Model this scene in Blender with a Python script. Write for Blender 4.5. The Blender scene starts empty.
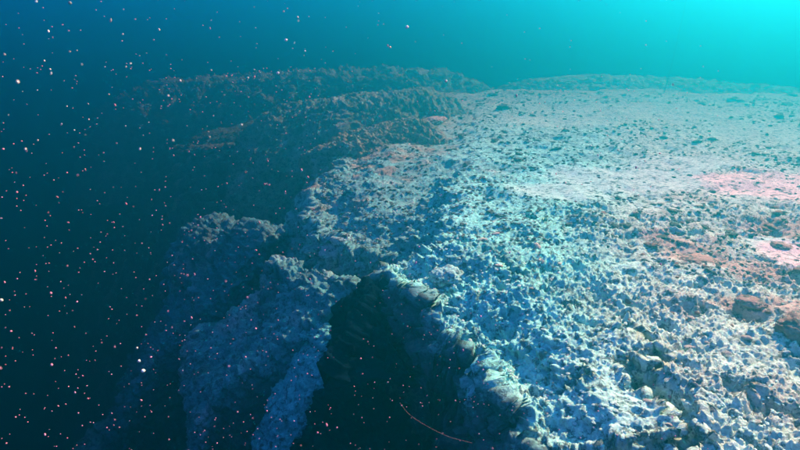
import bpy, math, random
import numpy as np
from mathutils import Vector

R = math.radians
random.seed(7)
rng = np.random.default_rng(11)
scene = bpy.context.scene
C = scene.collection

# ------------------------------------------------------------------ camera
CAM_Z, PITCH, FPX = 2.2, R(20.5), 521.0          # metres above the reef flat, tilt down, focal length in photo pixels
cam_data = bpy.data.cameras.new('camera')
cam_data.sensor_width = 36.0
cam_data.lens = FPX / 800.0 * 36.0
cam_data.dof.use_dof = True
cam_data.dof.focus_distance = 6.0
cam_data.dof.aperture_fstop = 9.0
cam_data.clip_start = 0.05
cam_data.clip_end = 600.0
cam = bpy.data.objects.new('camera', cam_data)
cam.location = (0, 0, CAM_Z)
cam.rotation_euler = (math.pi / 2 - PITCH, 0, 0)
C.objects.link(cam)
scene.camera = cam

# ------------------------------------------------------------------ sky, sun, exposure
SUN_EL, SUN_AZ = R(32), R(41)                    # azimuth clockwise from +Y (the way the camera looks)
world = bpy.data.worlds.new('World')
scene.world = world
world.use_nodes = True
wn = world.node_tree.nodes
wl = world.node_tree.links
wn.clear()
sky = wn.new('ShaderNodeTexSky')
sky.sky_type = 'NISHITA'
sky.sun_disc = False
sky.air_density = 0.5
sky.dust_density = 0.0
sky.ozone_density = 10.0  # deep blue sky
sky.sun_elevation = SUN_EL
sky.sun_rotation = SUN_AZ
bg = wn.new('ShaderNodeBackground')
bg.inputs['Strength'].default_value = 0.15
wo = wn.new('ShaderNodeOutputWorld')
wl.new(sky.outputs[0], bg.inputs['Color'])
wl.new(bg.outputs[0], wo.inputs['Surface'])

S = Vector((math.sin(SUN_AZ) * math.cos(SUN_EL), math.cos(SUN_AZ) * math.cos(SUN_EL), math.sin(SUN_EL)))
sun_data = bpy.data.lights.new('sun', 'SUN')
sun_data.energy = 5.0
sun_data.angle = R(0.6)
sun_data.color = (1.0, 0.95, 0.43)
sun = bpy.data.objects.new('sun', sun_data)
sun.rotation_euler = S.to_track_quat('Z', 'Y').to_euler()
sun.location = (20, 20, 20)
C.objects.link(sun)

scene.view_settings.view_transform = 'Standard'
scene.view_settings.look = 'None'
scene.view_settings.gamma = 1.0
scene.view_settings.use_curve_mapping = False
scene.view_settings.exposure = 3.38
scene.render.engine = 'CYCLES'
scene.cycles.use_denoising = True
scene.cycles.max_bounces = 6
scene.cycles.diffuse_bounces = 2
scene.cycles.volume_bounces = 3
scene.cycles.use_adaptive_sampling = False

# water optics, per metre
SURFACE_Z = 6.0
W_SCATTER, W_G = (0.0003, 0.0290, 0.0385), 0.875
W_ABS = (0.092, 0.104, 0.082)

# ------------------------------------------------------------------ helpers
def pix_dir(u, v):
    x, y = (u - 400) / FPX, (225 - v) / FPX
    return np.array([x, math.cos(PITCH) + y * math.sin(PITCH), -math.sin(PITCH) + y * math.cos(PITCH)])

def at_z(u, v, z=0.0):
    """the point at height z that this photo pixel looks at"""
    d = pix_dir(u, v)
    t = (z - CAM_Z) / d[2]
    return np.array([0, 0, CAM_Z]) + d * t

def at_y(u, v, y):
    d = pix_dir(u, v)
    return np.array([0, 0, CAM_Z]) + d * (y / d[1])

def smooth(a, b, x):
    t = np.clip((x - a) / (b - a), 0, 1)
    return t * t * (3 - 2 * t)

_G = rng.normal(size=(256, 3))
_G /= np.linalg.norm(_G, axis=1)[:, None]
_G = _G.astype(np.float32)

def _hash(ix, iy, iz, seed):
    h = (ix.astype(np.uint32) * np.uint32(374761393)) ^ (iy.astype(np.uint32) * np.uint32(668265263)) ^ (iz.astype(np.uint32) * np.uint32(2147483647)) ^ np.uint32((seed * 974711 + 12345) & 0xffffffff)
    h = (h ^ (h >> np.uint32(13))) * np.uint32(1274126177)
    return h ^ (h >> np.uint32(16))

def perlin(x, y, z, seed=0):
    x = np.asarray(x, np.float32); y = np.asarray(y, np.float32); z = np.broadcast_to(np.asarray(z, np.float32), x.shape)
    ix, iy, iz = np.floor(x).astype(np.int32), np.floor(y).astype(np.int32), np.floor(z).astype(np.int32)
    fx, fy, fz = x - ix, y - iy, z - iz
    ux, uy, uz = (f * f * f * (f * (f * 6 - 15) + 10) for f in (fx, fy, fz))
    out = 0
    for dx in (0, 1):
        wx = ux if dx else 1 - ux
        for dy in (0, 1):
            wy = uy if dy else 1 - uy
            for dz in (0, 1):
                wz = uz if dz else 1 - uz
                g = _G[_hash(ix + dx, iy + dy, iz + dz, seed) & np.uint32(255)]
                out = out + wx * wy * wz * (g[..., 0] * (fx - dx) + g[..., 1] * (fy - dy) + g[..., 2] * (fz - dz))
    return out * 1.5

def fbm(x, y, z, octaves=4, seed=0, ridged=False, gain=0.5):
    s, a, f, n = 0, 1.0, 1.0, 0
    for k in range(octaves):
        p = perlin(x * f, y * f, z * f, seed + k * 17)
        if ridged:
            p = 1 - 2 * np.abs(p)
        s = s + a * p
        n += a
        a *= gain
        f *= 2.03
    return s / n

def worley(x, y, seed=0):
    """2-D cell noise: distance to the nearest point, and a random value of that cell"""
    x = np.asarray(x, np.float32); y = np.asarray(y, np.float32)
    ix, iy = np.floor(x).astype(np.int32), np.floor(y).astype(np.int32)
    best = np.full(x.shape, 9.0, np.float32)
    val = np.zeros(x.shape, np.float32)
    zero = np.zeros_like(ix)
    for dx in (-1, 0, 1):
        for dy in (-1, 0, 1):
            h = _hash(ix + dx, iy + dy, zero, seed)
            px = ix + dx + (h & np.uint32(1023)) / 1023.0
            py = iy + dy + ((h >> np.uint32(10)) & np.uint32(1023)) / 1023.0
            d = (x - px) ** 2 + (y - py) ** 2
            m = d < best
            best = np.where(m, d, best)
            val = np.where(m, ((h >> np.uint32(20)) & np.uint32(1023)) / 1023.0, val)
    return np.sqrt(best), val

def mesh_from(name, verts, quads=None, tris=None, col=None, smooth_shade=True):
    me = bpy.data.meshes.new(name)
    verts = np.asarray(verts, np.float32).reshape(-1, 3)
    faces = quads if quads is not None else tris
    faces = np.asarray(faces, np.int32)
    k = faces.shape[1]
    me.vertices.add(len(verts)); me.vertices.foreach_set('co', verts.ravel())
    me.loops.add(faces.size); me.loops.foreach_set('vertex_index', faces.ravel())
    me.polygons.add(len(faces))
    me.polygons.foreach_set('loop_start', np.arange(0, faces.size, k, dtype=np.int32))
    me.polygons.foreach_set('use_smooth', np.full(len(faces), smooth_shade))
    me.update(calc_edges=True)
    if col is not None:
        a = me.color_attributes.new('Col', 'FLOAT_COLOR', 'POINT')
        c4 = np.ones((len(verts), 4), np.float32); c4[:, :3] = col
        a.data.foreach_set('color', c4.ravel())
    return me

def grid_quads(n, m):
    i = np.arange(n * m).reshape(n, m)
    return np.stack([i[:-1, :-1], i[1:, :-1], i[1:, 1:], i[:-1, 1:]], -1).reshape(-1, 4)

def link(name, me, mat=None, parent=None, **props):
    o = bpy.data.objects.new(name, me)
    C.objects.link(o)
    if mat is not None and len(me.materials) == 0:
        me.materials.append(mat)
    if parent is not None:
        o.parent = parent
    for k, v in props.items():
        o[k] = v
    return o

# ------------------------------------------------------------------ materials
def rock_material(name, use_attr=True, base=(.4, .4, .4), grain=42.0, bump=0.022, spots=True):
    m = bpy.data.materials.new(name)
    m.use_nodes = True
    nt = m.node_tree; n = nt.nodes; l = nt.links
    b = n['Principled BSDF']
    b.inputs['Roughness'].default_value = 0.95
    b.inputs['Specular IOR Level'].default_value = 0.1
    tc = n.new('ShaderNodeTexCoord')
    if use_attr:
        src = n.new('ShaderNodeVertexColor'); src.layer_name = 'Col'; colour = src.outputs['Color']
    else:
        src = n.new('ShaderNodeRGB'); src.outputs[0].default_value = (*base, 1); colour = src.outputs[0]
    nz = n.new('ShaderNodeTexNoise'); nz.inputs['Scale'].default_value = grain; nz.inputs['Detail'].default_value = 6; nz.inputs['Roughness'].default_value = .7
    l.new(tc.outputs['Object'], nz.inputs['Vector'])
    mr = n.new('ShaderNodeMapRange'); mr.inputs[1].default_value = .3; mr.inputs[2].default_value = .7; mr.inputs[3].default_value = .62; mr.inputs[4].default_value = 1.3
    l.new(nz.outputs['Fac'], mr.inputs[0])
    mx = n.new('ShaderNodeMix'); mx.data_type = 'RGBA'; mx.blend_type = 'MULTIPLY'; mx.inputs[0].default_value = 1.0
    l.new(colour, mx.inputs[6]); l.new(mr.outputs[0], mx.inputs[7])
    out = mx.outputs[2]
    if spots:      # dark turf tufts, doubling as painted shade in gaps between crumbs
        vz = n.new('ShaderNodeTexNoise'); vz.inputs['Scale'].default_value = grain * .30; vz.inputs['Detail'].default_value = 4; vz.inputs['Roughness'].default_value = .75
        l.new(tc.outputs['Object'], vz.inputs['Vector'])
        r2 = n.new('ShaderNodeMapRange'); r2.inputs[1].default_value = .52; r2.inputs[2].default_value = .59; r2.inputs[3].default_value = 0; r2.inputs[4].default_value = .85
        l.new(vz.outputs['Fac'], r2.inputs[0])
        m2 = n.new('ShaderNodeMix'); m2.data_type = 'RGBA'; m2.inputs[7].default_value = (.06, .10, .11, 1)
        l.new(r2.outputs[0], m2.inputs[0]); l.new(out, m2.inputs[6])
        out = m2.outputs[2]
    l.new(out, b.inputs['Base Color'])
    bp = n.new('ShaderNodeBump'); bp.inputs['Strength'].default_value = 1.0; bp.inputs['Distance'].default_value = bump
    l.new(nz.outputs['Fac'], bp.inputs['Height']); l.new(bp.outputs[0], b.inputs['Normal'])
    return m

def plain_material(name, base, rough=.9):
    m = bpy.data.materials.new(name)
    m.use_nodes = True
    nt = m.node_tree; n = nt.nodes; l = nt.links
    b = n['Principled BSDF']
    b.inputs['Roughness'].default_value = rough
    nz = n.new('ShaderNodeTexNoise'); nz.inputs['Scale'].default_value = 300
    oi = n.new('ShaderNodeObjectInfo'); vm = n.new('ShaderNodeMix'); vm.data_type = 'RGBA'; vm.blend_type = 'MULTIPLY'; vm.inputs[0].default_value = 1.0
    rm = n.new('ShaderNodeMapRange'); rm.inputs[3].default_value = .3; rm.inputs[4].default_value = 1.0
    cr = n.new('ShaderNodeValToRGB')
    cr.color_ramp.elements[0].color = (*[c * .75 for c in base], 1); cr.color_ramp.elements[1].color = (*base, 1)
    l.new(nz.outputs['Fac'], cr.inputs[0]); l.new(oi.outputs['Random'], rm.inputs[0]); l.new(rm.outputs[0], vm.inputs[7]); l.new(cr.outputs[0], vm.inputs[6]); l.new(vm.outputs[2], b.inputs['Base Color'])
    return m

MAT_FLOOR = rock_material('reef_crust')
MAT_SPUR = rock_material('spur_rock')
MAT_SHADED = rock_material('shaded_wall_rock', spots=False)  # rock for the buttress, whose colour carries painted shade
MAT_SHADED.node_tree.nodes['Principled BSDF'].inputs['Specular IOR Level'].default_value = 0.0
MAT_STONE = {
    'dark': rock_material('dark_stone', False, (.09, .14, .13), 40, .01, False),
    'brown': rock_material('brown_stone', False, (.27, .20, .17), 40, .01, False),
    'pale': rock_material('pale_stone', False, (.60, .60, .57), 40, .01, True),
}
MAT_SNOW = plain_material('marine_snow', (.75, .30, .48))
MAT_SNOW_W = plain_material('marine_snow_white', (.80, .74, .74))
MAT_THREAD = plain_material('slime', (.30, .14, .20))
MAT_ROPE = plain_material('rope', (.05, .07, .07))

# ------------------------------------------------------------------ the lie of the reef
EDGE = np.array([(1.7, -40), (1.7, -6), (1.15, 0), (.98, 2.0), (.92, 2.6), (.78, 3.2), (.62, 3.75), (.36, 4.25), (.10, 4.7), (-.20, 5.2), (-.06, 5.6),
                 (.12, 6.0), (-.25, 6.5), (-.85, 7.0), (-1.25, 7.6), (-1.45, 8.6), (-1.0, 9.6), (-1.15, 11.2), (-1.5, 13.0), (-3.2, 14.6), (-5.5, 16.5), (-8.5, 20.0),
                 (-14, 26.0), (-30, 40.0), (-90, 90)], float)

def edge_distance(x, y):
    """signed distance to the lip of the drop-off, positive over the flat"""
    best = np.full(x.shape, 1e9); side = np.zeros(x.shape)
    for a, b in zip(EDGE[:-1], EDGE[1:]):
        d = b - a; L2 = d @ d
        t = np.clip(((x - a[0]) * d[0] + (y - a[1]) * d[1]) / L2, 0, 1)
        qx, qy = x - a[0] - t * d[0], y - a[1] - t * d[1]
        q = qx * qx + qy * qy
        cr = d[0] * (y - a[1]) - d[1] * (x - a[0])
        m = q < best - 1e-9
        best = np.where(m, q, best); side = np.where(m, -cr, side)
    return np.sqrt(best) * np.sign(side)

def seg_dist(x, y, pts):
    best = np.full(np.shape(x), 1e9)
    pts = np.asarray(pts, float)
    for a, b in zip(pts[:-1], pts[1:]):
        d = b - a
        t = np.clip(((x - a[0]) * d[0] + (y - a[1]) * d[1]) / (d @ d), 0, 1)
        best = np.minimum(best, np.hypot(x - a[0] - t * d[0], y - a[1] - t * d[1]))
    return best

def G(u, v, z=0.0):
    p = at_z(u, v, z); return (p[0], p[1])

# hollows in the flat: path in photo pixels, half width, depth
HOLLOWS = [
    ([(622, 318), (648, 334), (662, 352)], .13, .20),
    ([(650, 368), (682, 386), (690, 408)], .17, .26),
    ([(690, 425), (705, 432)], .10, .22),
    ([(545, 456), (600, 448), (655, 458)], .34, 1.0),
    ([(578, 368), (590, 366)], .07, .24),
    ([(742, 388), (752, 386)], .09, .26),
    ([(560, 305), (575, 302)], .08, .22),
    ([(505, 262), (520, 272)], .10, .20),
    ([(440, 318), (470, 330), (486, 345)], .16, .55),
    ([(520, 215), (560, 225)], .10, .12),
    ([(650, 345), (640, 352)], .07, .2),
]
HOLLOWS = [([G(*p) for p in path], w, d) for path, w, d in HOLLOWS]

def terrace(x, y):
    line = x - .21 * (y - 5.3) + .75 * fbm(x * .8, y * .8, 0, 4, 180, gain=.6)
    return smooth(.45, -.25, line) * smooth(5.0, 5.8, y)

def base_height(x, y):
    wob = .30 * fbm(x * .9, y * .9, 0, 3, 91) + .22 * fbm(x * 2.6, y * 2.6, 0, 3, 95)
    s = edge_distance(x, y) + wob
    z = .16 * fbm(x * .35, y * .35, 0, 3, 5) + .07 * fbm(x * 1.4, y * 1.4, 3, 3, 8)
    # a low swell across the flat and the far brink
    z = z - .30 * smooth(1.2, 0, s) ** 2
    z = z - (.34 - .26 * smooth(7, 10, y)) * terrace(x, y)
    z = z - .16 * np.maximum(-x - .2, 0) ** 1.1 * smooth(9.5, 13, y)
    far = np.hypot(x * .55, y)
    z = z - 9 * smooth(21, 40, far + 2.0 * fbm(x * .2, y * .2, 0, 2, 44))
    for path, w, d in HOLLOWS:
        q = seg_dist(x, y, path) + .13 * fbm(x * 4, y * 4, 1, 3, 21)
        z = z - d * smooth(w, w * .25, q)
    o = np.maximum(-s, 0)
    # beyond the lip: a steep wall, then a slope into the deep
    wall = 1.25 * smooth(-.1, .75, o) ** 1.3
    near = smooth(6.4, 5.6, y)                       # the near shelf drops off sheer
    gentle = smooth(9.0, 12.5, y)                     # the far side eases off as a bank
    slope = (.95 + .5 * near - .50 * gentle) * o + .25 * (1 - gentle) * np.minimum(o, 4) + .22 * gentle * o ** 2
    drop = (wall * (.45 + .85 * near - .38 * gentle)) + slope
    drop = drop + .55 * fbm(x * .45, y * .45, 2, 3, 61) * smooth(.3, 2.0, o) + .35 * fbm(x * 1.1 + .4 * y, y * .55, 2, 3, 63, ridged=True) * smooth(.3, 1.5, o)
    # the gully behind the near shelf keeps a floor that the light reaches
    gx, gy = -.95, 4.45
    gully = np.exp(-(((x - gx) * .8 + (y - gy) * .5) ** 2 / .35 + ((x - gx) * .5 - (y - gy) * .8) ** 2 / .9))
    drop = drop - .35 * gully
    drop = 24.0 * (1 - np.exp(-drop / 24.0))
    z = z - drop
    return z, s

# ---- polar grid round the camera's foot: fine where the camera looks, coarse elsewhere
NR, NA = 840, 880
r_f = np.exp(np.linspace(math.log(1.7), math.log(34), NR))
r_all = np.concatenate([[0.02, .3, .6, .9, 1.15, 1.4, 1.55], r_f, [36, 39, 43, 48, 54, 61, 68]])
a_f = np.linspace(R(-47), R(47), NA)
step = a_f[1] - a_f[0]
outer = np.concatenate([a_f[-1] + np.cumsum(np.linspace(.01, .12, 30)) * 1.0])
outer = outer[outer < math.pi]
a_all = np.concatenate([-outer[::-1], a_f, outer])
a_all = np.concatenate([[-math.pi], a_all, [math.pi]])
RR, AA = np.meshgrid(r_all, a_all, indexing='ij')
X, Y = RR * np.sin(AA), RR * np.cos(AA)
Z, SD = base_height(X, Y)

# normals of the smooth ground
P = np.stack([X, Y, Z], -1)
dr = np.gradient(P, axis=0); da = np.gradient(P, axis=1)
N = np.cross(da, dr)
N /= np.maximum(np.linalg.norm(N, axis=-1, keepdims=True), 1e-9)
N[N[..., 2] < 0] *= -1

# where the flat is covered by smooth pale sediment, and where brown turf grows (photo pixels -> ground)
def blob(x, y, spots, seed, rag=.5, gain=1.25):
    m = np.zeros(x.shape)
    for (u, v, ru, rv) in spots:
        c = at_z(u, v); e1 = at_z(u + ru, v); e2 = at_z(u, v - rv); e3 = at_z(u, v + rv)
        rx = abs(e1[0] - c[0]); ry = abs(e2[1] - e3[1]) / 2
        q = np.hypot((x - c[0]) / rx, (y - c[1]) / ry)
        m = np.maximum(m, gain - q)
    m = m + rag * fbm(x * 1.7, y * 1.7, 0, 4, seed)
    return m
sand = smooth(.25, .75, blob(X, Y, [(640, 176, 95, 14), (775, 186, 60, 16), (560, 190, 50, 10), (690, 160, 60, 8), (790, 245, 35, 16), (650, 110, 120, 9), (560, 120, 60, 6), (760, 130, 60, 10)], 201, .5, 1.45))
brown = smooth(.25, .8, blob(X, Y, [(700, 250, 50, 18), (755, 265, 60, 20), (665, 236, 26, 12), (785, 225, 40, 12), (750, 300, 45, 14), (795, 300, 30, 30),
                                     (385, 120, 45, 16), (420, 105, 40, 10), (470, 100, 60, 6), (640, 92, 180, 7), (350, 138, 25, 10)], 207, .9))
pink = smooth(-.6, .9, (X - .42 * Y + .15) / 1.2 + .5 * fbm(X * .5, Y * .5, 0, 3, 33)) * smooth(30, 9, Y)
pinksand = smooth(.1, .7, blob(X, Y, [(790, 186, 80, 17), (735, 178, 45, 8), (800, 250, 34, 16)], 215, .5, 1.4))
sand = np.maximum(sand, .8 * pinksand)
flat = smooth(-.15, .35, SD)

# ---- relief: crusted nodules, crumbs and holes, pushed out along the normals
wx = X + .5 * Z; wy = Y + .45 * Z
warp = .05 * fbm(wx * 6, wy * 6, Z * 6, 2, 71)
d1, v1 = worley((wx + warp) / .24, (wy - warp) / .24, 3)
d2, v2 = worley((wx + warp) / .10, (wy - warp) / .10, 4)
d3, v3 = worley(wx / .045, wy / .045, 5)
big = fbm(wx * 1.6, wy * 1.6, Z * 1.6, 4, 41)
mid = fbm(wx * 9, wy * 9, Z * 9, 4, 43, ridged=True, gain=.6)
fine = fbm(wx * 24, wy * 24, Z * 24, 2, 47, gain=.6)
silt = smooth(-.25, .35, fbm(X * .8, Y * .55, 0, 4, 140) + .35 * smooth(5, 9, Y) - .05 + .45 * smooth(5.5, 8, Y) * smooth(-.6, .8, X))
rough = (1 - .93 * sand) * (1 - .45 * brown) * (1 - .66 * silt * flat)
steep = smooth(.96, .62, N[..., 2])
rough_far = (1 + .5 * smooth(6, 14, RR)) * (1 - .95 * steep)
disp = .11 * big * (1 - .5 * sand)
disp += rough * rough_far * (.040 * (v1 - .45) * smooth(.75, .3, d1) * (v1 > .5) + .018 * (v2 - .2) * smooth(.62, .30, d2) + .030 * v3 * smooth(.58, .28, d3))
d4, v4 = worley(wx / .028 + .3 * fine, wy / .028, 6)
disp += rough * (.016 * mid + .036 * fine + .012 * v4 * smooth(.58, .28, d4)) * (1 - .6 * steep) - .02
disp += steep * (.09 * fbm(X * 4, Y * 4, Z * 4, 5, 171, ridged=True, gain=.6) + .08 * fbm(X * 14, Y * 14, Z * 14, 4, 173, gain=.6) + .06 * fbm(X * 30, Y * 30, Z * 30, 2, 177) + .06 * smooth(.65, .25, worley((Y + .4 * X) / .08, (Z - .3 * X) / .08, 9)[0]) - .02)
holes = smooth(.18, .42, fbm(wx * 4.2, wy * 4.2, Z * 4.2, 3, 83)) * rough
disp -= .085 * holes
pits = smooth(.15, .5, fbm(wx * 1.9, wy * 1.9, Z, 4, 87, gain=.6)) * (1 - sand) * smooth(7, 5, Y)
disp -= .22 * pits
disp += (1 - flat) * (.16 * fbm(wx * 1.3, wy * 1.3, Z * 1.8, 4, 51, ridged=True) + .06 * mid)
disp *= smooth(70, 20, RR) * .6 + .4
PF = P + N * disp[..., None]

# ---- colour of the crust, with the near wall's shade painted in
def lerp(a, b, t): return a * (1 - t[..., None]) + np.asarray(b) * t[..., None]
col = np.broadcast_to(np.array([.26, .82, .76]), X.shape + (3,)).copy()
col = lerp(col, (.50, .74, .68), pink)
patch = smooth(.0, .45, fbm(X * 1.1, Y * 1.1, 0, 4, 120))
col = lerp(col, (.19, .52, .52), patch * (1 - pink) * .8)
col = lerp(col, (.42, .42, .40), patch * pink * .6)
col = lerp(col, (.50, .39, .35), brown * .85)
sc = np.broadcast_to(np.array([.50, .94, .90]), X.shape + (3,)); sc = lerp(sc, (.98, .86, .88), np.maximum(pink * .25, pinksand))
col = lerp(col, (.97, .66, .62), pinksand * (1 - brown) * .85)
col = col * (1 - sand[..., None]) + sc * sand[..., None]
terr = terrace(X, Y)
tex = fbm(X * 2.2, Y * 2.2, 0, 4, 185)
col = lerp(col, (.15, .46, .46), terr * .85)
col = lerp(col, (.36, .34, .26), terr * smooth(-.05, .30, tex + .28 * smooth(7.8, 10.5, Y) - .16) * .9)
col = lerp(col, (.36, .62, .60), terr * smooth(.22, .45, fbm(X * 3, Y * 3, 0, 3, 187)) * .8)
wall_shade = smooth(.25, .75, steep) * smooth(.12, -.06, SD + .15 * fbm(X * 5, Y * 5, Z * 5, 3, 155)) * smooth(6.6, 5.4, Y)
col = lerp(col, (.05, .09, .12), wall_shade * .9)  # shade of the steep near wall, painted into the crust colour
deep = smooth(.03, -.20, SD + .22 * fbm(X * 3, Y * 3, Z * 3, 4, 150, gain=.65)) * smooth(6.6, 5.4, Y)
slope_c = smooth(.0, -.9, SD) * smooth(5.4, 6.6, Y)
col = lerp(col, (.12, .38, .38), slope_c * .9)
col = lerp(col, (.020, .030, .060), deep * .97)  # near-black below the lip: the shelf's shaded side put into the colour
col *= (.86 + .28 * v2 * (1 - sand))[..., None]
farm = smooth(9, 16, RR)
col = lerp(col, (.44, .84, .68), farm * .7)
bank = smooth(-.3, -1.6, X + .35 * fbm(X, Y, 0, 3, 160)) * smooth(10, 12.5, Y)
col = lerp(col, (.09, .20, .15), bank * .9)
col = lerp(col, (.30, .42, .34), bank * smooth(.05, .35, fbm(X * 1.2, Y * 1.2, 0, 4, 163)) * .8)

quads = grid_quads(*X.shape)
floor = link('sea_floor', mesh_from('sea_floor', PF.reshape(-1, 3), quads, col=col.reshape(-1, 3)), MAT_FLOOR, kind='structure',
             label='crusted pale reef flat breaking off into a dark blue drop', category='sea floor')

def ground(x, y):
    r = math.hypot(x, y); a = math.atan2(x, y)
    i = int(np.clip(np.searchsorted(r_all, r), 0, len(r_all) - 1)); j = int(np.clip(np.searchsorted(a_all, a), 0, len(a_all) - 1))
    return float(PF[i, j, 2])

def hit(u, v, tmax=40):
    """first point of the sea floor that a photo pixel looks at"""
    d = pix_dir(u, v); d = d / np.linalg.norm(d)
    t = .8
    while t < tmax:
        p = np.array([0, 0, CAM_Z]) + d * t
        if p[2] < ground(p[0], p[1]):
            return p
        t += .02 + .004 * t
    return None

# ------------------------------------------------------------------ the water
def volume_box():
    m = bpy.data.materials.new('water_volume')
    m.use_nodes = True
    nt = m.node_tree; n = nt.nodes; l = nt.links
    n.clear()
    out = n.new('ShaderNodeOutputMaterial')
    parts = []
    for w in (dict(scatter=W_SCATTER, g=W_G),):
        s = n.new('ShaderNodeVolumeScatter')
        k = max(w['scatter'])
        s.inputs['Color'].default_value = (*[c / k for c in w['scatter']], 1)
        s.inputs['Density'].default_value = k
        s.inputs['Anisotropy'].default_value = w['g']
        parts.append(s)
    a = n.new('ShaderNodeVolumeAbsorption')
    k = max(W_ABS) * 1.25
    a.inputs['Color'].default_value = (*[1 - c / k for c in W_ABS], 1)
    a.inputs['Density'].default_value = k
    parts.append(a)
    cur = parts[0].outputs[0]
    for p in parts[1:]:
        ad = n.new('ShaderNodeAddShader'); l.new(cur, ad.inputs[0]); l.new(p.outputs[0], ad.inputs[1]); cur = ad.outputs[0]
    l.new(cur, out.inputs['Volume'])
    h = 220.0
    lo = float(PF[..., 2].min()) - 1.0
    v = [(x, y, z) for z in (lo, SURFACE_Z) for x, y in ((-h, -h), (h, -h), (h, h), (-h, h))]
    q = [(3, 2, 1, 0), (4, 5, 6, 7), (0, 1, 5, 4), (1, 2, 6, 5), (2, 3, 7, 6), (3, 0, 4, 7)]
    me = mesh_from('haze', v, q, smooth_shade=False)
    return link('haze', me, m, kind='stuff', label='turquoise to navy blue water filling the whole view', category='water')
volume_box()

# ------------------------------------------------------------------ rock spurs and outcrops
def ridge(name, label, crest, w_near, w_far, d_near, d_far, colour, seed, n=150, m=110, amp=.16, pale=.3, category='rock ridge', group=None, taper=.18, away=(0, 1, 0), dark=None, wall_shade=False):
    """a rock rib along a crest line: steep on its near side, easing off on the far side"""
    pts = np.array([at_y(u, v, y) for u, v, y in crest])
    org = pts.mean(0)
    seg = np.concatenate([[0], np.cumsum(np.linalg.norm(np.diff(pts, axis=0), axis=1))])
    t = np.linspace(0, seg[-1], n)
    c = np.stack([np.interp(t, seg, pts[:, k]) for k in range(3)], -1)
    for _ in range(12):
        c[1:-1] = (c[:-2] + 2 * c[1:-1] + c[2:]) / 4
    tan = np.gradient(c, axis=0); tan[:, 2] = 0; tan /= np.linalg.norm(tan, axis=1)[:, None]
    side = np.stack([tan[:, 1], -tan[:, 0], np.zeros(n)], -1)
    if side[n // 2] @ np.array(away) < 0:
        side = -side                                   # points away from the open water
    q = np.linspace(-1, 1, m)
    T, Q = np.meshgrid(np.linspace(0, 1, n), q, indexing='ij')
    env = np.clip(np.minimum(T, 1 - T) / taper, 0, 1) ** .6
    off = np.where(Q < 0, Q * w_near, Q * w_far)
    dep = np.where(Q < 0, d_near * np.abs(Q) ** 1.5, d_far * np.abs(Q) ** 1.7)
    wid = .35 + .65 * env
    p = c[:, None, :] + side[:, None, :] * (off * wid)[..., None]
    p[..., 2] -= dep + (1 - env) * .35 * max(d_near, d_far)
    if d_far < 0:                                      # the back of the terrace dips into the slope behind it
        p[..., 2] -= 1.2 * smooth(.62, 1.0, Q) + .60 * smooth(.40, .0, T) * smooth(.05, .6, Q)
    sx, sy, sz = p[..., 0] + seed * 3.1, p[..., 1], p[..., 2]
    nn = np.cross(np.gradient(p, axis=0), np.gradient(p, axis=1)); nn /= np.maximum(np.linalg.norm(nn, axis=-1, keepdims=True), 1e-9)
    if nn[n // 2, m // 2, 2] < 0: nn = -nn
    f1 = fbm(sx * 1.1, sy * 1.1, sz * 1.1, 3, seed); f2 = fbm(sx * 3.3, sy * 3.3, sz * 3.3, 4, seed + 5, ridged=True)
    f3 = fbm(sx * 12, sy * 12, sz * 12, 3, seed + 9)
    f4 = fbm(sx * 30, sy * 30, sz * 30, 2, seed + 11)
    f5 = smooth(.7, .2, worley((sx + .5 * sz) / .16, (sy + .5 * sz) / .16, seed)[0])
    p = p + nn * (amp * 1.5 * f1 + amp * 1.3 * f2 + amp * 1.0 * f3 + amp * .45 * f4 + amp * (.5 if amp < .1 else .12) * f5)[..., None]
    col = np.broadcast_to(np.array(colour), p.shape).copy()
    k = smooth(.05, .5, fbm(sx * 1.6, sy * 1.6, sz * .8, 4, seed + 13) + pale - .2)
    if dark is None: col = lerp(col, (.32, .56, .54), k * .8)
    if wall_shade:
        col = lerp(col, (.025, .05, .07), smooth(-.12, -.34, Q + .22 * fbm(sx * 3, sy * 3, sz * 3, 4, seed + 23)) * .92)  # near side of the spur painted dark to read as shaded
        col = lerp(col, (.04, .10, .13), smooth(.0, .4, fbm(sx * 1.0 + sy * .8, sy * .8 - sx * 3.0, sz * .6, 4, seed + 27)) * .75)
    k = smooth(.1, .5, fbm(sx * 2.6, sy * 2.6, sz * 2.6, 3, seed + 19))
    col = lerp(col, (.10, .19, .15) if dark is None else dark, k * .6)
    o = link(name, mesh_from(name, (p - org).reshape(-1, 3), grid_quads(n, m), col=col.reshape(-1, 3)), MAT_SPUR if dark is None else MAT_SHADED, label=label, category=category)
    o.location = org
    if group: o['group'] = group
    return o

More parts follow.
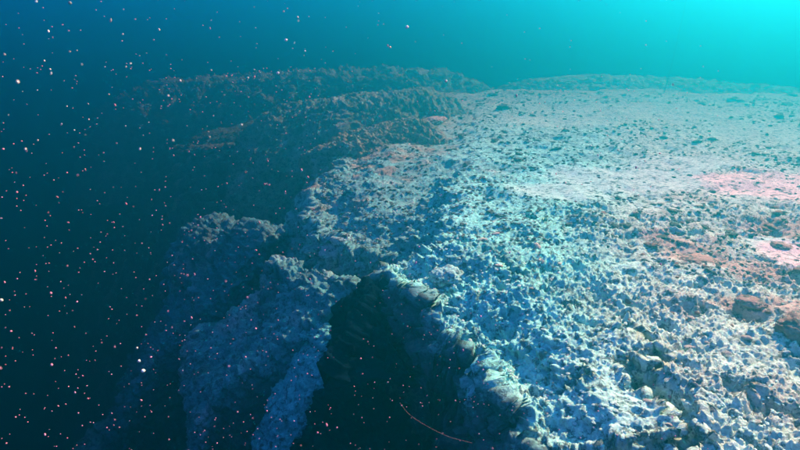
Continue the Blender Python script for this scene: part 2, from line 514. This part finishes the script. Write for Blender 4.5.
ridge('rock_buttress', 'rock buttress, its shade painted near-black, under the lip of the shelf', [(404, 296, 4.8), (368, 288, 4.95), (348, 304, 4.85), (345, 340, 4.65), (336, 378, 4.4), (308, 424, 4.1), (284, 470, 3.95)],
      .30, 1.2, 2.6, .25, (.002, .010, .024), 381, n=200, m=140, amp=.10, category='rock buttress', taper=.10, away=(1, 0, 0), dark=(.003, .014, .034))  # both colours near-black, so the wall looks shaded even in sun
ridge('rock_spur', 'crusted rock spur running down from behind the shelf lip, its edge lit', [(388, 246, 6.3), (356, 286, 5.7), (325, 316, 5.4), (300, 333, 5.3), (268, 355, 5.2), (235, 377, 5.15), (212, 402, 5.1), (196, 440, 5.0), (188, 480, 4.95)],
      .40, 2.3, 2.4, -.42, (.10, .38, .40), 301, n=260, m=200, amp=.075, pale=.25, wall_shade=True)
ridge('rock_spur', 'dim lower spur with a pale patch, beyond the lit spur', [(310, 205, 8.1), (262, 238, 7.5), (232, 275, 7.1), (205, 312, 6.8), (168, 345, 6.6), (138, 385, 6.5), (120, 430, 6.4)],
      .50, 2.6, 2.4, -.35, (.06, .25, .30), 311, n=220, m=180, amp=.11, pale=.16, wall_shade=True)
ridge('rock_spur', 'faint deep spur fading into the navy water', [(200, 350, 7.6), (150, 390, 7.2), (120, 430, 7.0), (100, 470, 6.9)],
      .5, 1.8, 2.0, -.1, (.05, .20, .26), 321, amp=.15, pale=.10, wall_shade=True)
ridge('silt_bank', 'pale blue bank of silt in the gully beside the dark buttress', [(352, 318, 5.0), (336, 352, 4.8), (308, 388, 4.65), (276, 430, 4.5), (252, 475, 4.4)],
      .45, 1.3, .7, .1, (.12, .62, .62), 331, n=180, m=140, amp=.045, pale=.0, category='silt bank', taper=.35)
ridge('reef_outcrop', 'long low crumbly outcrop along the far brink of the reef', [(240, 114, 15.6), (300, 108, 15.2), (350, 101, 15.0), (410, 95, 15.4), (470, 92, 15.8)],
      3.4, 2.6, 2.4, .6, (.16, .32, .24), 341, n=240, m=160, amp=.12, pale=.32, category='outcrop')
ridge('reef_outcrop', 'hazy far reef bank fading into the blue-green water', [(90, 92, 25), (180, 85, 24.5), (260, 79, 24), (350, 76, 23.5), (430, 75, 23), (520, 79, 22.5)],
      5.5, 3.5, 4.0, 1.6, (.16, .36, .28), 351, n=240, m=140, amp=.24, pale=.25, category='outcrop')
ridge('reef_outcrop', 'tan brown crusted mound at the head of the drop-off', [(338, 174, 10.4), (358, 152, 10.8), (395, 132, 11.6), (440, 119, 12.4)],
      1.8, 1.9, 1.3, .45, (.24, .32, .23), 361, n=220, m=150, amp=.085, pale=.25, category='outcrop')
ridge('reef_outcrop', 'brownish low bank at the end of the pale flat', [(500, 84, 24.5), (600, 79, 24), (680, 82, 24), (760, 89, 23.5), (860, 97, 23)],
      3.2, 3.0, .7, .5, (.36, .56, .46), 371, n=240, m=120, amp=.14, pale=.35, category='outcrop')

# ------------------------------------------------------------------ boulders and stones
import bmesh
def lump(name, seed, sub=3, amp=.35, squash=.7, freq=1.3, fine=.06):
    bm = bmesh.new()
    bmesh.ops.create_icosphere(bm, subdivisions=sub, radius=1.0)
    v = np.array([w.co[:] for w in bm.verts])
    f = np.array([[w.index for w in p.verts] for p in bm.faces])
    bm.free()
    k = 1 + amp * fbm(v[:, 0] * freq + seed, v[:, 1] * freq, v[:, 2] * freq, 3, seed) + fine * fbm(v[:, 0] * 6 + seed, v[:, 1] * 6, v[:, 2] * 6, 3, seed + 3, ridged=True)
    v = v * k[:, None]
    v[:, 2] *= squash
    return v, f

def boulder(label, u, v, size, seed, colour, squash=.75, sink=.25, amp=.4, stretch=(1, 1)):
    p = hit(u, v)
    vv, f = lump('boulder', seed, 5, amp, squash, 1.2, .10)
    for fr, am in ((4.5, .16), (10, .09)):
        vv = vv * (1 + am * fbm(vv[:, 0] * fr, vv[:, 1] * fr, vv[:, 2] * fr, 3, seed + 31))[:, None]
    vv = vv * np.array([stretch[0], stretch[1], 1]) * size
    c = np.broadcast_to(np.array(colour), vv.shape).copy()
    k = smooth(0, .4, fbm(vv[:, 0] * 5, vv[:, 1] * 5, vv[:, 2] * 5, 3, seed + 7))
    c = lerp(c, np.array(colour) * .5, k * .8)
    o = link('boulder', mesh_from('boulder', vv, tris=f, col=c), MAT_SPUR, label=label, category='boulder')
    o.location = (p[0], p[1], p[2] + size * squash * (1 - 2 * sink) * .5)
    o.rotation_euler = (0, 0, random.uniform(0, 6.3))
    return o
boulder('dark brown knobbly boulder half buried in pink silt', 808, 338, .23, 401, (.30, .24, .22), .6, .4)
boulder('round pale crusted knob on the lip above the dark wall', 447, 276, .16, 403, (.34, .72, .70), .6, .6, .4)
boulder('pale flat block lying beside the brown mound', 434, 123, .34, 405, (.55, .53, .48), .35, .1, .3, (1.3, .7))
boulder('low brown crusted lump on the pinkish silt', 752, 302, .11, 409, (.38, .30, .27), .3, .6)
boulder('broad brown lump between silt and grey crust', 700, 262, .17, 411, (.42, .32, .28), .22, .6)
boulder('small tan lump at the head of the brown patch', 782, 246, .11, 413, (.44, .33, .29), .28, .6)

VARIANTS = []
for k in range(10):
    vv, f = lump('stone', 500 + k * 7, 3, .9, .45 + .25 * random.random(), 1.6, .35)
    VARIANTS.append((vv, f))
STONES = {kind: [mesh_from('rubble_stone', vv, tris=f) for vv, f in VARIANTS] for kind in MAT_STONE}
for kind, ms in STONES.items():
    for me in ms: me.materials.append(MAT_STONE[kind])
STONE_LABEL = {
    'dark': ('small dark algae-coated stone lying on the pale reef flat', 'dark stones strewn over the reef flat'),
    'brown': ('small brown stone lying on the reef flat', 'brown stones strewn over the reef flat'),
    'pale': ('small pale crusted stone lying on the reef flat', 'pale stones strewn over the reef flat'),
}
def pick(kind):
    if kind == 'dark':  return random.uniform(430, 800), 95 + 150 * random.random() ** 1.0
    if kind == 'brown': return random.uniform(600, 800), random.uniform(205, 330)
    return random.uniform(470, 790), random.uniform(230, 440)
made = {'dark': 150, 'brown': 50, 'pale': 90}
for kind, count in made.items():
    k = 0
    while k < count:
        u, v = pick(kind)
        p = hit(u, v)
        if p is None or p[2] < -.5: continue
        if float(sand[min(int(np.searchsorted(r_all, math.hypot(p[0], p[1]))), SD.shape[0] - 1), int(np.searchsorted(a_all, math.atan2(p[0], p[1])))]) > random.uniform(.15, 1.0): continue
        if kind == 'dark' and float(fbm(np.array([p[0] * .7]), np.array([p[1] * .7]), 0, 3, 230)[0]) < random.uniform(-.25, .25): continue
        px = 1.5 + 3.0 * random.random() ** 2 * (1.1 if kind == 'dark' else 1)
        dist = math.hypot(p[0], p[1])
        size = px / FPX * dist * .8
        o = link('rubble_stone', STONES[kind][random.randrange(10)], label=STONE_LABEL[kind][0], category='stone', group=STONE_LABEL[kind][1])
        o.location = (p[0], p[1], p[2] + size * .12)
        o.scale = (size * random.uniform(.9, 1.7), size * random.uniform(.8, 1.2), size * random.uniform(.6, 1.0))
        o.rotation_euler = (random.uniform(-.3, .3), random.uniform(-.3, .3), random.uniform(0, 6.3))
        k += 1

def scatter_stuff(name, label, mat, n, pickxy, sizefn, sub=1, seed=900):
    base = [lump('crumb', seed + k, sub, 1.1, .5, 1.9, .5) for k in range(6)]
    V, F, off = [], [], 0
    for _ in range(n):
        x, y = pickxy()
        z = ground(x, y)
        vv, f = base[random.randrange(6)]
        s_ = sizefn(x, y)
        a = random.uniform(0, 6.3); ca, sa = math.cos(a), math.sin(a)
        w = vv * np.array([s_ * random.uniform(.8, 1.6), s_, s_ * random.uniform(.6, 1.1)])
        w = np.stack([w[:, 0] * ca - w[:, 1] * sa + x, w[:, 0] * sa + w[:, 1] * ca + y, w[:, 2] + z + s_ * .15], -1)
        V.append(w); F.append(f + off); off += len(w)
    return link(name, mesh_from(name, np.concatenate(V), tris=np.concatenate(F), smooth_shade=False), mat, kind='stuff', label=label, category='rubble')

def flat_spot(rmin, rmax):
    while True:
        r = math.exp(random.uniform(math.log(rmin), math.log(rmax))); a = random.uniform(R(-25), R(46))
        x, y = r * math.sin(a), r * math.cos(a)
        i = int(np.searchsorted(r_all, r)); j = int(np.searchsorted(a_all, a))
        if SD[min(i, SD.shape[0] - 1), j] > 0 and float(big[min(i, SD.shape[0] - 1), j]) > random.uniform(-.35, .2) and float(sand[min(i, SD.shape[0] - 1), j]) < random.uniform(.2, 1.1): return x, y
scatter_stuff('coral_rubble', 'fine pale coral crumbs covering the reef flat', rock_material('crumbs', False, (.40, .62, .58), 60, .006, False), 3600,
              lambda: flat_spot(2.0, 12), lambda x, y: random.uniform(.004, .012) * (1 + .05 * y))
scatter_stuff('turf_tufts', 'fine dark crumbs and turf specks on the reef flat', MAT_STONE['dark'], 4200,
              lambda: flat_spot(5.5, 22), lambda x, y: random.uniform(.008, .020) * (.6 + .10 * y), seed=950)

# ------------------------------------------------------------------ drifting specks
def flake(seed):
    return lump('flake', seed, 1, .7, .6, 1.6, .3)
FL = {}
for key, mat in (('pink', MAT_SNOW), ('white', MAT_SNOW_W)):
    FL[key] = []
    for k in range(8):
        vv, f = flake(700 + k * 3)
        me = mesh_from('drifting_speck', vv, tris=f); me.materials.append(mat); FL[key].append(me)
SPECK = {'pink': ('tiny pinkish speck drifting in the dark blue water', 'pink specks drifting in the dark water'),
         'white': ('tiny white speck drifting in the upper blue-green water', 'white specks drifting in the upper water')}
def speck(pos, px, key, label=None, stretch=1.0, tilt=None):
    o = link('drifting_speck', FL[key][random.randrange(8)], label=label or SPECK[key][0], category='speck')
    if label is None: o['group'] = SPECK[key][1]
    dist = float(np.linalg.norm(np.asarray(pos) - np.array([0, 0, CAM_Z])))
    s_ = .74 * px / FPX * dist / 2
    o.location = pos
    o.scale = (s_, s_, s_ * stretch)
    o.rotation_euler = (random.uniform(-.6, .6), random.uniform(-.6, .6), random.uniform(0, 6.3)) if tilt is None else tilt
    return o
def along(u, v, dist):
    d = pix_dir(u, v); d = d / np.linalg.norm(d)
    return np.array([0, 0, CAM_Z]) + d * dist
def water_spot():
    while True:
        u, v = random.uniform(-10, 720), random.uniform(-5, 455)
        w = 1.0 if u < 330 else (.8 if (v > 250 and u < 490) else .35)
        if v < 60: w *= .45
        if random.random() < w: return u, v
for k in range(285):
    u, v = water_spot()
    key = 'white' if v < 150 and random.random() < .8 else 'pink'
    speck(along(u, v, random.uniform(.55, 2.4)), random.choice((1.0, 1.1, 1.2, 1.4, 1.6, 2.0)), key, stretch=random.choice((1.0, 1.3, 1.7, 2.5, 3.2)))
for u, v, px, lab in ((407, 27, 4, 'largest white speck, high over the far reef bank'), (143, 371, 4, 'brightest white flake at the foot of a short string of specks'),
                      (139, 361, 3.2, 'small white flake just above the brightest flake'), (137, 348, 2.6, 'faint flake at the top of a short string of specks'),
                      (446, 81, 3.4, 'pinkish flake hanging before the far outcrop'), (286, 40, 3.4, 'round pale blue fleck in the upper teal water'),
                      (70, 3, 3, 'small white fleck high in the blue water, far from the reef'), (390, 47, 3, 'white oval fleck over the far reef bank'), (278, 73, 3.4, 'white fleck hanging before the hazy far bank'),
                      (1, 300, 3.4, 'pale flake low in the deep navy water')):
    speck(along(u, v, 1.3), px, 'white', lab, 1.3)
def speck_cloud():
    V, F, off = [], [], 0
    base = [lump('s', 760 + k, 1, .6, .7, 1.5, .2) for k in range(5)]
    for k in range(1100):
        u, v = water_spot()
        dist = random.uniform(.9, 3.6)
        p = along(u, v, dist); s_ = random.choice((.6, .7, .85, 1.05)) / FPX * dist / 2
        vv, f = base[k % 5]
        V.append(vv * s_ + p); F.append(f + off); off += len(vv)
    link('marine_snow', mesh_from('marine_snow', np.concatenate(V), tris=np.concatenate(F)), MAT_SNOW, kind='stuff', label='dust-fine specks hanging in the water', category='specks')
speck_cloud()

def thread(name, label, pts, rad, mat, category, sides=6, steps=8):
    pts = np.array(pts, float)
    t = np.linspace(0, len(pts) - 1, (len(pts) - 1) * steps + 1)
    c = np.stack([np.interp(t, np.arange(len(pts)), pts[:, k]) for k in range(3)], -1)
    for _ in range(20): c[1:-1] = (c[:-2] + 2 * c[1:-1] + c[2:]) / 4
    tan = np.gradient(c, axis=0); tan /= np.linalg.norm(tan, axis=1)[:, None]
    ref = np.array([1., 0, 0]) if abs(tan[0, 0]) < .8 else np.array([0, 1., 0])
    a = np.cross(tan, ref); a /= np.linalg.norm(a, axis=1)[:, None]; b = np.cross(tan, a)
    ang = np.linspace(0, 2 * math.pi, sides + 1)
    ring = c[:, None, :] + rad * (np.cos(ang)[None, :, None] * a[:, None, :] + np.sin(ang)[None, :, None] * b[:, None, :])
    org = c[0]
    o = link(name, mesh_from(name, (ring - org).reshape(-1, 3), grid_quads(len(c), sides + 1)), mat, label=label, category=category)
    o.location = org
    return o
thread('slime_thread', 'thin pale curved thread drifting before the dark shelf wall', [along(u, v, 1.6) for u, v in ((400, 403), (408, 414), (418, 421), (432, 429), (448, 437), (460, 440), (472, 443))], .00028, MAT_THREAD, 'thread')
foot = hit(664, 92)
if foot is None: foot = at_z(664, 92)
thread('mooring_line', 'faint thin line rising from the far flat through turquoise water', [(foot[0], foot[1], foot[2] - .1), (foot[0] + .15, foot[1], foot[2] + 1.2), (foot[0] + .4, foot[1] + .1, SURFACE_Z - .05)], .02, MAT_ROPE, 'rope')
